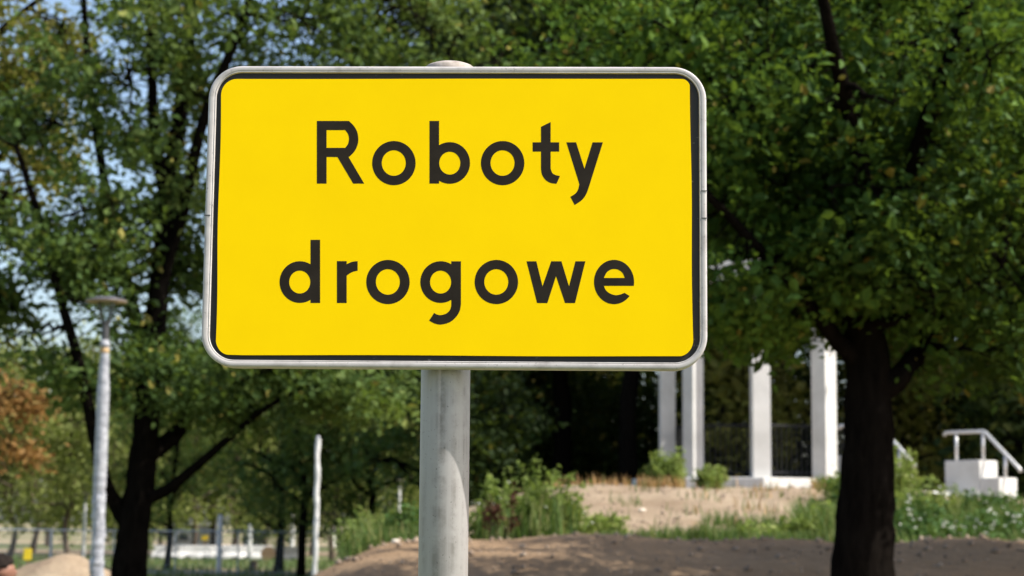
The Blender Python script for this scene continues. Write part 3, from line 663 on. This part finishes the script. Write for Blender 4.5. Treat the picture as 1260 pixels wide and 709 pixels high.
# ------------------------------------------------------------------ lamp posts wrapped in film
def lamp(h, seed=1):
    rng = np.random.RandomState(seed); t = empty('lamp_post')
    zt = h - 0.56; n = 90; zz = np.linspace(0, zt, n)
    jt = rng.normal(0, 1, (n, 14)); w = np.where(zz < zt * 0.66, 0.075, 0.02)
    ph = np.cumsum(rng.normal(0, .9, n))
    pts = [(0.006 * math.sin(p_) * k / .075, 0.006 * math.cos(p_ * 1.3) * k / .075, z) for z, p_, k in zip(zz, ph, w)]
    rr = np.interp(zz, [0, zt * .9, zt], [0.072, 0.060, 0.040]) * (1 + w * np.sin(ph * 2))
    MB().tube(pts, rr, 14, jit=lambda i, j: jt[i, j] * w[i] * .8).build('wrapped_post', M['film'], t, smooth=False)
    MB().lathe([(0.034, zt - .02), (0.044, zt), (0.044, zt + .025), (0.034, zt + .05)], 16).build('tape_band', M['tape'], t)
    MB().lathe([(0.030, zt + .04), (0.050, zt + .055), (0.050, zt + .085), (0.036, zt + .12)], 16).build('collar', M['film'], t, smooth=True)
    MB().lathe([(0.036, zt + .12), (0.036, zt + .27), (0.048, zt + .28), (0.048, zt + .30)], 16).build('neck', M['lamp_dark'], t)
    gl = MB().lathe([(0.046, zt + .30), (0.055, zt + .36), (0.075, zt + .46), (0.078, zt + .485)], 20).build('lantern_glass', M['glass'], t, smooth=True)
    for k in range(4):
        a = R(45 + 90 * k); MB().tube([(0.052 * math.cos(a), 0.052 * math.sin(a), zt + .30), (0.095 * math.cos(a), 0.095 * math.sin(a), zt + .49)], 0.007, 5).build('arm', M['lamp_dark'], t)
    rf = MB().lathe([(0.204, zt + .497), (0.206, zt + .503), (0.178, zt + .517), (0.12, zt + .531), (0.05, zt + .541), (0.004, zt + .543)], 32).build('roof_disc', M['lamp_top'], t, smooth=True)
    MB().lathe([(0.05, zt + .488), (0.199, zt + .488), (0.199, zt + .496), (0.05, zt + .496)], 32).build('reflector', M['lamp_under'], rf)
    return t
mt, nt, b = newmat('lantern_acrylic'); b.inputs['Base Color'].default_value = (0.85, 0.87, 0.86, 1); b.inputs['Roughness'].default_value = 0.12
b.inputs['Transmission Weight'].default_value = 0.95; b.inputs['IOR'].default_value = 1.08; M['glass'] = mt
LP = on(121, 18.1); lz = at(123, 363, 18.1)[2] - LP[2]
l1 = lamp(lz); l1.location = LP; tag(l1, 'park lamp with flat round hood, its post wrapped in crumpled film shaded grey', 'lamp post', 'wrapped park lamps')
for u, vt, Y, lb in ((491, 590, 98, 'far park lamp wrapped in film above the weeds on the bank'),
                     (509, 612, 150, 'distant wrapped lamp close beside another above the weeds'), (104, 606, 84, 'far wrapped park lamp just behind the sand heap')):
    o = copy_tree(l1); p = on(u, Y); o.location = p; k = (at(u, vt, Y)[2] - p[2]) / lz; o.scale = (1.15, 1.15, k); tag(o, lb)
    sl_ = next(c for c in o.children if c.name.startswith('wrapped_post')).material_slots[0]; sl_.link = 'OBJECT'; sl_.material = M['film_white']  # white film swapped in: sunlight on the far posts as colour
    o.rotation_euler = (0, 0, u * .1)
def wrapped_post(u, vt, Y, lb, r=0.075):
    rng = np.random.RandomState(u); p = on(u, Y); h = at(u, vt, Y)[2] - p[2]; t = empty('wrapped_post', p); n = 26
    jt = rng.normal(0, .07, (n, 10)); zz = np.linspace(-.1, h, n); rr = r * (1 + .1 * np.sin(np.arange(n) * 1.9))
    MB().tube([(0.01 * math.sin(i * 1.3), 0, z) for i, z in enumerate(zz)], rr, 10, jit=lambda i, j: jt[i, j]).build('wrapping', M['film_white'], t)
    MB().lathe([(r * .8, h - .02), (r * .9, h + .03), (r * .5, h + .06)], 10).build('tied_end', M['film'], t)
    tag(t, lb, 'post', 'white wrapped posts of the clearing')
wrapped_post(389, 540, 37, 'tall post wrapped in white film rising behind the bare bank', 0.05)
for u, vt, Y, lb in ((271, 635, 62, 'tallest white wrapped post before the pale barriers'), (308, 646, 86, 'white wrapped post beside the blue grey cabin'),
                     (217, 632, 112, 'thin white wrapped post beside the pale cabin'), (360, 630, 92, 'thin white wrapped post between two dark trunks'), (411, 634, 140, 'short far wrapped post beyond the bank')):
    wrapped_post(u, vt, Y, lb, 0.085 if Y < 80 else 0.11)

# ------------------------------------------------------------------ fence, barriers and cabins of the works
FY = 60.0
fs_u = [-90, -14, 63, 140, 216, 293, 370, 447]
FH = 1.42
for i in range(len(fs_u) - 1):
    a, b_ = on(fs_u[i], FY), on(fs_u[i + 1], FY); d = b_ - a; L_ = np.hypot(d[0], d[1]); rz = math.atan2(d[1], d[0])
    t = empty('fence_panel', (a[0], a[1], min(a[2], b_[2])), rz); z0 = 0.06
    tag(t, 'zinc wire mesh fence panel closing off the open grove', 'fence', 'wire fence panels')
    MB().tube([(0.02, 0, -0.1), (0.02, 0, FH + .06)], 0.055 if i == 2 else 0.028, 8).build('fence_post', M['fence'], t)
    MB().tube([(0.08, 0, FH), (L_ - .04, 0, FH)], 0.028, 6).build('top_rail', M['fence'], t)
    MB().tube([(0.08, 0, z0 + .06), (L_ - .04, 0, z0 + .06)], 0.02, 6).build('bottom_rail', M['fence'], t)
    mb = MB()
    for k in range(1, 20): mb.tube([(0.08 + (L_ - .12) * k / 20, 0, z0 + .06), (0.08 + (L_ - .12) * k / 20, 0, FH)], 0.004, 3, False)
    for k in range(1, 9): mb.tube([(0.08, 0.006, z0 + FH * k / 9.5), (L_ - .04, 0.006, z0 + FH * k / 9.5)], 0.004, 3, False)
    o = mb.build('wire_mesh', M['fence'], t); o['kind'] = 'stuff'
p = at(34, 682, 56); t = empty('notice_board', (p[0], 56, tz(p[0], 56))); tag(t, 'small plain yellow notice plate on a short stake behind the sand heap', 'notice')
h = p[2] - t.location[2]
MB().box((0, 0, h), (0.24, 0.02, 0.34)).build('board', M['plate_yellow'], t, bevel=0.004); MB().tube([(0, .03, -.1), (0, .03, h + .1)], 0.02, 6).build('stake', M['wood'], t)
p = at(252, 662, 96); t = empty('warning_board', (p[0], 96, tz(p[0], 96))); tag(t, 'small yellow warning board before the pale cabin', 'notice'); h = p[2] - t.location[2]
MB().box((0, 0, h), (0.34, 0.03, 0.26)).build('board', M['plate_yellow'], t); MB().tube([(0, .03, -.1), (0, .03, h)], 0.025, 6).build('stake', M['wood'], t)
prof = [(-.30, 0), (.30, 0), (.28, .10), (.13, .30), (.09, .62), (-.09, .62), (-.13, .30), (-.28, .10)]
def barrier(u0, u1, Y, mat, lb):
    a = on((u0 + u1) / 2, Y); L_ = at(u1, 660, Y)[0] - at(u0, 660, Y)[0] - .04; t = empty('road_barrier', a); n = len(prof)
    vs = [(-L_ / 2, y, z) for y, z in prof] + [(L_ / 2, y, z) for y, z in prof]
    MB().add(vs, [tuple(range(n - 1, -1, -1)), tuple(range(n, 2 * n))] + [(i, (i + 1) % n, n + (i + 1) % n, n + i) for i in range(n)]).build('barrier_body', mat, t, bevel=0.02)
    for sx in (-.3, .3): MB().box((sx * L_, -0.303, 0.05), (0.25, .012, 0.08)).build('foot_slot', M['lamp_dark'], t)
    tag(t, lb, 'barrier', 'concrete barriers of the works')
for k in range(4): barrier(188 + 37 * k, 188 + 37 * (k + 1), 90 + k * .3, M['concrete'], 'white concrete barrier in the row beyond the fence')
barrier(338, 370, 88, M['concrete_beige'], 'beige concrete barrier ending the pale row')
def cabin(u0, u1, vt, Y, mat, lb):
    a = on((u0 + u1) / 2, Y); w = at(u1, 650, Y)[0] - at(u0, 650, Y)[0]; h = at(u0, vt, Y)[2] - a[2]; t = empty('site_cabin', a); dp = 2.4
    MB().box((0, dp / 2, h / 2 + .05), (w, dp, h - .1)).build('cabin_wall', mat, t); MB().box((0, dp / 2, h + .04), (w + .1, dp + .1, .1)).build('cabin_roof', M['concrete'], t)
    wd = MB().box((-w * .22, -.012, h * .62), (w * .28, .03, h * .32)).build('window', M['concrete'], t); MB().box((-w * .22, -.03, h * .62), (w * .23, .012, h * .25)).build('pane', M['pane'], wd)
    dr = MB().box((w * .25, -.012, h * .45), (w * .24, .03, h * .8)).build('door', M['fence'], t); MB().box((w * .33, -.04, h * .45), (.05, .03, .12)).build('handle', M['lamp_dark'], dr)
    tag(t, lb, 'cabin')
cabin(212, 263, 648, 104, M['cabin'], 'pale grey site cabin beyond the white barriers')
cabin(299, 322, 650, 100, M['cabin_blue'], 'small blue grey site cabin beyond the white barriers')
p = on(331, 86); t = empty('cable_reel', p); tag(t, 'wooden cable reel standing beside the beige barrier', 'cable reel')
for y in (-.16, .16): MB().tube([(0, y - .02, .32), (0, y + .02, .32)], 0.32, 20).build('flange', M['wood'], t)
MB().tube([(0, -.14, .32), (0, .14, .32)], 0.14, 14).build('drum', M['wood'], t)
p = on(313, 66); t = empty('tree_stump', p); tag(t, 'low cut tree stump in the grass beside a dark trunk', 'stump')
MB().tube([(0, 0, -.1), (0, 0, .12), (0.01, 0, .36)], [.2, .15, .13], 12).build('stump_wood', M['bark_pale'], t); MB().lathe([(.125, .362), (.12, .368), (.004, .37)], 12, (0.01, 0, 0)).build('cut_face', M['wood'], t)

# ------------------------------------------------------------------ plants on the banks
def weed(name, u, Y, h, r, ns, lm, ls, lb, cat, seed, flowers=0, pm='petal', per=9, group=None, fs=0.03, lean=0.5, top=False):
    rng = np.random.RandomState(seed); p = on(u, Y, -0.02); t = empty(name, p); tag(t, lb, cat, group); mb = MB(); C = []; tips = []
    for k in range(ns):
        a = rng.uniform(0, 6.28); q = rng.uniform(0, 1) ** .5; hh_ = h * (rng.uniform(.45, 1.0) if k % 7 else rng.uniform(1.0, 1.3)) * (1 - .3 * q)
        b0 = np.array([math.cos(a), math.sin(a), 0]) * q * r * .45; b1 = np.array([math.cos(a) * q * r, math.sin(a) * q * r, hh_])
        pts = wander(rng, b0, b1, 5, .02); mb.tube(pts, np.linspace(.006, .002, 5), 3, False); tips.append(pts[-1])
        for s_ in np.linspace(.12 if not top else .6, 1, 8): C.append(pts[0] + (pts[-1] - pts[0]) * s_)
    mb.build('stems', M['stem'], t)
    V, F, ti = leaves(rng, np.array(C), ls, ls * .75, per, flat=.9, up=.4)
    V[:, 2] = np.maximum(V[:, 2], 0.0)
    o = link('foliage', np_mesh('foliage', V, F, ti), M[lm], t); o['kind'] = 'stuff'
    if flowers:
        tp = np.array(tips)[rng.randint(0, len(tips), flowers)] + rng.normal(0, r * .12, (flowers, 3)) + np.array([0, 0, .02])
        V, F, ti = leaves(rng, tp, fs, fs * .3, 6, up=1.0); o = link('blossom', np_mesh('blossom', V, F, ti), M[pm], t); o['kind'] = 'stuff'
    return t
def blades(name, pts, h, mat, seed, wid=.008, bend=.35, parent=None):
    rng = np.random.RandomState(seed); n = len(pts); a = rng.uniform(0, 6.28, n); hh_ = h * rng.uniform(.45, 1.2, n)
    d = np.stack([np.cos(a), np.sin(a), 0 * a], 1); s = np.stack([-np.sin(a), np.cos(a), 0 * a], 1); up = np.array([0, 0, 1.0])
    b = bend * rng.uniform(.2, 1.3, n); w = wid * rng.uniform(.7, 1.3, n)[:, None]
    m1 = pts + up * (hh_ * .55)[:, None] + d * (hh_ * b * .3)[:, None]; tp = pts + up * hh_[:, None] + d * (hh_ * b)[:, None]
    V = np.stack([pts - s * w, pts + s * w, m1 + s * w * .7, m1 - s * w * .7, tp + s * w * .12, tp - s * w * .12], 1).reshape(-1, 3)
    k = np.arange(n)[:, None] * 6; F = np.concatenate([k + np.array([0, 1, 2, 3]), k + np.array([3, 2, 4, 5])], 0)
    return link(name, np_mesh(name, V, F, np.repeat(rng.uniform(0, 1, n), 6)), M[mat], parent)
def area(rng, n, u0, u1, Y0, Y1, clump=0.35):
    Y = rng.uniform(Y0, Y1, n); u = rng.uniform(u0, u1, n); x = (u - 630) / FPX * Y
    k = np.sin(x * 5.1 + Y * 2.3) + np.sin(x * 2.3 - Y * 3.7 + 1) + rng.normal(0, .5, n) > clump; x, Y = x[k], Y[k]
    return np.stack([x, Y, terr(x, Y) - .01], 1)
rg = np.random.RandomState(9)
pts = np.concatenate([area(rg, 9000, 735, 1040, 16.4, 19.5, .0), area(rg, 7000, 860, 1290, 17, 22.5, -.5), area(rg, 2600, 560, 760, 16.2, 18.5, .5), area(rg, 2200, 430, 560, 16.0, 19.0, .4), area(rg, 1800, 740, 1060, 20, 29, 1.0)])
pts2 = np.concatenate([area(rg, 2600, 980, 1045, 17.5, 22, -.6), area(rg, 700, 590, 720, 16, 17.5, 0), area(rg, 900, 425, 520, 17, 20.5, -.2)])
o = blades('bank_grass', area(rg, 6500, 1095, 1290, 17.5, 25, -.1), .24, 'grass', 14, .009, .5); tag(o, 'rank green grass in front of the white stairs', 'grass', kind='stuff')
o = blades('tall_grass', pts2, .40, 'grass', 13, .009, .5); tag(o, 'tall loose grass among the weeds on the banks', 'grass', kind='stuff')
o = blades('grass', pts, .17, 'grass', 3); tag(o, 'green grass growing along the hollow between the bare banks', 'grass', kind='stuff')
pts = np.concatenate([area(rg, 700, 680, 780, 28, 30, .7), area(rg, 900, 785, 845, 28, 29.6, .3), area(rg, 700, 850, 1060, 21, 29, 1.1), area(rg, 300, 1000, 1030, 28, 30, -1)])
o = blades('dry_grass', pts, .18, 'straw', 4, .009); tag(o, 'straw coloured dry grass on the crest of the sandy bank', 'dry grass', kind='stuff')
pts = np.concatenate([area(rg, 26000, -40, 480, 36, 85, .2), area(rg, 1500, -30, 30, 28, 34, -1)])
o = blades('meadow_grass', pts, .22, 'grass', 6, .02); tag(o, 'patchy green meadow grass around the wire fence', 'grass', kind='stuff')
weed('weed_bush', 655, 17.2, .66, .47, 95, 'weed', .045, 'large leafy yellow green weed bush on the bank close beside the sign post', 'weed', 1, 16, per=13)
weed('weed_bush', 604, 17.0, .52, .28, 40, 'weed', .045, 'smaller weed bush half hidden by the sign post', 'weed', 2, 8)
weed('weed_bush', 702, 17.4, .46, .26, 40, 'weed', .04, 'weed with many small white blossoms beside the largest bush', 'weed', 3, 34)
weed('dock_plant', 617, 15.7, .48, .16, 5, 'dock', .03, 'dock plant with dark brown seed heads in front of the weed bush', 'weed', 4, per=12, top=True)
weed('weed_bush', 745, 20.5, .24, .22, 26, 'weed', .045, 'single low green tuft on the sunlit sandy slope', 'weed', 5)
weed('weed_bush', 822, 28.6, .55, .36, 40, 'weed', .06, 'tall green weed at the foot of the outermost white column', 'weed', 6)
weed('weed_bush', 875, 28.8, .34, .24, 22, 'weed', .06, 'green weed before the pavilion platform', 'weed', 7)
weed('tall_grass_plant', 447, 19.5, .50, .26, 60, 'weed', .05, 'feathery light green weed with red poppies on the bank', 'weed', 8, 3, 'petal_red', 7, fs=.06)
weed('tall_grass_plant', 470, 19.0, .36, .24, 36, 'weed', .05, 'low green weed beside the red poppies', 'weed', 9, 2, 'petal_red', 7, fs=.06)
weed('weed_bush', 503, 17.6, .40, .22, 34, 'weed_deep', .05, 'dense deep green weed between the poppies and the sign post', 'weed', 10)
for k, (u, Y, h, r, lm, fl) in enumerate(((1010, 19.0, .42, .30, 'weed', 0), (1030, 20.5, .55, .35, 'weed_deep', 0), (985, 18.2, .26, .22, 'weed', 0), (925, 17.8, .22, .22, 'weed', 0), (1120, 20.0, .46, .4, 'weed_deep', 14), (1160, 19.2, .30, .4, 'weed_deep', 40),
                                    (1195, 20.4, .30, .4, 'weed_deep', 20), (1235, 19.4, .28, .4, 'weed_deep', 50), (1262, 20.6, .32, .4, 'weed_deep', 20), (1140, 23.5, .45, .45, 'weed', 10), (1215, 24.0, .28, .45, 'weed_deep', 30), (1100, 25.5, .7, .4, 'weed', 0), (1040, 25.0, .5, .4, 'weed', 0), (1180, 18.0, .3, .35, 'weed_deep', 20), (1110, 17.8, .3, .3, 'weed_deep', 8))):
    lb = ('deep green weed with white blossoms in front of the white stairs' if fl else 'green weed growing in the hollow behind the oak trunk')
    weed('weed_bush', u, Y, h, r, 36, lm, .05, lb, 'weed', 40 + k, fl, group='weeds before the stairs' if fl else 'weeds by the oak')
for u, v, Y, s_, lb in ((790, 635, 23.5, .05, 'pale stone lying on the sunlit sandy slope'), (487, 676, 15.4, .035, 'small white stone on the bare bank near the weeds'), (1150, 640, 17.6, .06, 'white stone at the edge of the weeds before the stairs')):
    bm = bmesh.new(); bmesh.ops.create_icosphere(bm, subdivisions=2, radius=s_); rs = np.random.RandomState(u)
    for vv in bm.verts: vv.co *= 1 + rs.normal(0, .08); vv.co.z *= .55
    me = bpy.data.meshes.new('stone'); bm.to_mesh(me); bm.free(); p = on(u, Y); o = link('stone', me, M['concrete_beige']); o.location = (p[0], p[1], p[2] + s_ * .25); tag(o, lb, 'stone')
# clods and crumbs of soil on the banks
n = 2600; u = rg.uniform(330, 1280, n); Y = rg.uniform(10.5, 29, n); x = (u - 630) / FPX * Y; z = terr(x, Y); s_ = .012 + .028 * rg.uniform(0, 1, n) ** 3
oct_ = np.array([[1, 0, 0], [0, 1, 0], [-1, 0, 0], [0, -1, 0], [0, 0, .8], [0, 0, -.8]])
V = (oct_[None] * rg.uniform(.6, 1.3, (n, 6, 1))) * s_[:, None, None] + np.stack([x, Y, z + s_ * .3], 1)[:, None, :]
F = (np.arange(n)[:, None, None] * 6 + np.array([[0, 1, 4], [1, 2, 4], [2, 3, 4], [3, 0, 4], [1, 0, 5], [2, 1, 5], [3, 2, 5], [0, 3, 5]])[None]).reshape(-1, 3)
o = link('soil_clods', np_mesh('soil_clods', V.reshape(-1, 3), F), M['clod']); tag(o, 'loose clods of soil scattered over the bare banks', 'clods', kind='stuff')

# ------------------------------------------------------------------ person passing behind the heap
def person(u, vtop, Y, rz):
    x = at(u, vtop, Y)[0]; gz_ = tz(x, Y); H = at(u, vtop, Y)[2] - gz_; k = 1.0
    t = empty('person', (x, Y, gz_), rz); t.scale = (H / 1.74,) * 3; tag(t, 'dark haired person in a dark shirt and jeans walking near the sand heap', 'person')
    J = {'pel': (0, 0, .95, .15, .12), 'wst': (0, .01, 1.08, .135, .11), 'chs': (0, .0, 1.28, .165, .12), 'shb': (0, 0, 1.42, .12, .09), 'nck': (0, .01, 1.49, .055, .055),
         'jaw': (0, .02, 1.555, .058, .07), 'fac': (0, .012, 1.62, .073, .092), 'crn': (0, 0, 1.675, .066, .085), 'nos': (0, .115, 1.605, .012, .012), 'ea1': (.083, 0, 1.61, .012, .018), 'ea2': (-.083, 0, 1.61, .012, .018)}
    Eg = [('pel', 'wst'), ('wst', 'chs'), ('chs', 'shb'), ('shb', 'nck'), ('nck', 'jaw'), ('jaw', 'fac'), ('fac', 'crn'), ('fac', 'nos'), ('fac', 'ea1'), ('fac', 'ea2')]
    for s, n in ((1, 'l'), (-1, 'r')):
        st_ = .16 * s
        J.update({n + 'sh': (.19 * s, 0, 1.41, .062, .062), n + 'el': (.25 * s, -.05 * s, 1.14, .045, .045), n + 'wr': (.25 * s, .10 - .08 * s, .91, .030, .030), n + 'pm': (.245 * s, .13 - .08 * s, .84, .036, .022),
                  n + 'hp': (.10 * s, 0, .88, .095, .095), n + 'kn': (.11 * s, .05 + st_ * .5, .50, .062, .062), n + 'an': (.11 * s, st_ - .03, .10, .042, .042), n + 'to': (.12 * s, st_ + .15, .035, .038, .03)})
        Eg += [('shb', n + 'sh'), (n + 'sh', n + 'el'), (n + 'el', n + 'wr'), (n + 'wr', n + 'pm'), ('pel', n + 'hp'), (n + 'hp', n + 'kn'), (n + 'kn', n + 'an'), (n + 'an', n + 'to')]
        for f, (dx, ln) in enumerate(((-.026, .062), (-.009, .075), (.009, .07), (.026, .055), (-.04, .05))):
            a_ = J[n + 'pm']; nm = n + 'f%d' % f
            J[nm + 'a'] = (a_[0], a_[1] + dx * (1 if f < 4 else 1.3), a_[2] - (.035 if f < 4 else -.01), .0095, .0095); J[nm + 'b'] = (a_[0] - .012 * s, a_[1] + dx * 1.1 + .008, a_[2] - .03 - ln * .8, .0085, .0085)
            Eg += [(n + 'pm', nm + 'a'), (nm + 'a', nm + 'b')]
    nm = list(J); me = bpy.data.meshes.new('body'); me.from_pydata([tuple(c * k for c in J[n][:3]) for n in nm], [(nm.index(a), nm.index(b)) for a, b in Eg], []); me.update()
    o = link('body', me, M['skin'], t); sm = o.modifiers.new('skin', 'SKIN'); sm.use_smooth_shade = True
    lay = me.skin_vertices[0] if len(me.skin_vertices) else me.attributes and None
    if lay is None:
        bm = bmesh.new(); bm.from_mesh(me); bm.verts.layers.skin.verify(); bm.to_mesh(me); bm.free(); lay = me.skin_vertices[0]
    for i, n in enumerate(nm): lay.data[i].radius = (J[n][3] * k, J[n][4] * k); lay.data[i].use_root = n == 'pel'
    ss = o.modifiers.new('subdivision', 'SUBSURF'); ss.levels = 2; ss.render_levels = 2
    bm = bmesh.new(); bmesh.ops.create_uvsphere(bm, u_segments=24, v_segments=16, radius=1); rs = np.random.RandomState(3)
    for v in bm.verts:
        q = v.co.copy(); low = -.8 if q.y < -.35 else (.02 if q.y < .35 else .35)
        if q.z < low: q.z = low
        v.co = Vector((q.x * .089, q.y * .108 - .006, q.z * .098)) * (1 + rs.normal(0, .025)) * k + Vector((0, 0, 1.642 * k))
    me = bpy.data.meshes.new('hair'); bm.to_mesh(me); bm.free(); link('hair', me, M['hair'], t, smooth=True)
    return t
M['hair'] = simple('dark_hair', (0.010, 0.008, 0.007), (0.028, 0.021, 0.017), 30, 0.8, spec=0.05)
mt, nt, b = newmat('person_skin_and_clothes')
tc = node(nt, 'ShaderNodeTexCoord'); sp = node(nt, 'ShaderNodeSeparateXYZ'); nt.links.new(tc.outputs['Object'], sp.inputs[0])
ab = node(nt, 'ShaderNodeMath', operation='ABSOLUTE'); nt.links.new(sp.outputs['X'], ab.inputs[0])
dv_ = node(nt, 'ShaderNodeMath', operation='DIVIDE'); nt.links.new(sp.outputs['Z'], dv_.inputs[0]); dv_.inputs[1].default_value = 2.0
c = ramp(nt, dv_.outputs[0], [(0.0, (0.03, 0.028, 0.026)), (0.045, (0.05, 0.07, 0.11)), (0.485, (0.05, 0.05, 0.06)), (0.735, (0.27, 0.13, 0.085))])
for e in nt.nodes:
    if e.bl_idname == 'ShaderNodeValToRGB': e.color_ramp.interpolation = 'CONSTANT'
arm = node(nt, 'ShaderNodeMath', operation='GREATER_THAN'); nt.links.new(ab.outputs[0], arm.inputs[0]); arm.inputs[1].default_value = 0.212
lo = node(nt, 'ShaderNodeMath', operation='LESS_THAN'); nt.links.new(sp.outputs['Z'], lo.inputs[0]); lo.inputs[1].default_value = 1.22
mm = node(nt, 'ShaderNodeMath', operation='MULTIPLY'); nt.links.new(arm.outputs[0], mm.inputs[0]); nt.links.new(lo.outputs[0], mm.inputs[1])
nt.links.new(mixc(nt, mm.outputs[0], c, (0.27, 0.13, 0.085)), b.inputs['Base Color']); b.inputs['Roughness'].default_value = 0.6
M['skin'] = mt
person(2, 681, 13.0, R(-60))
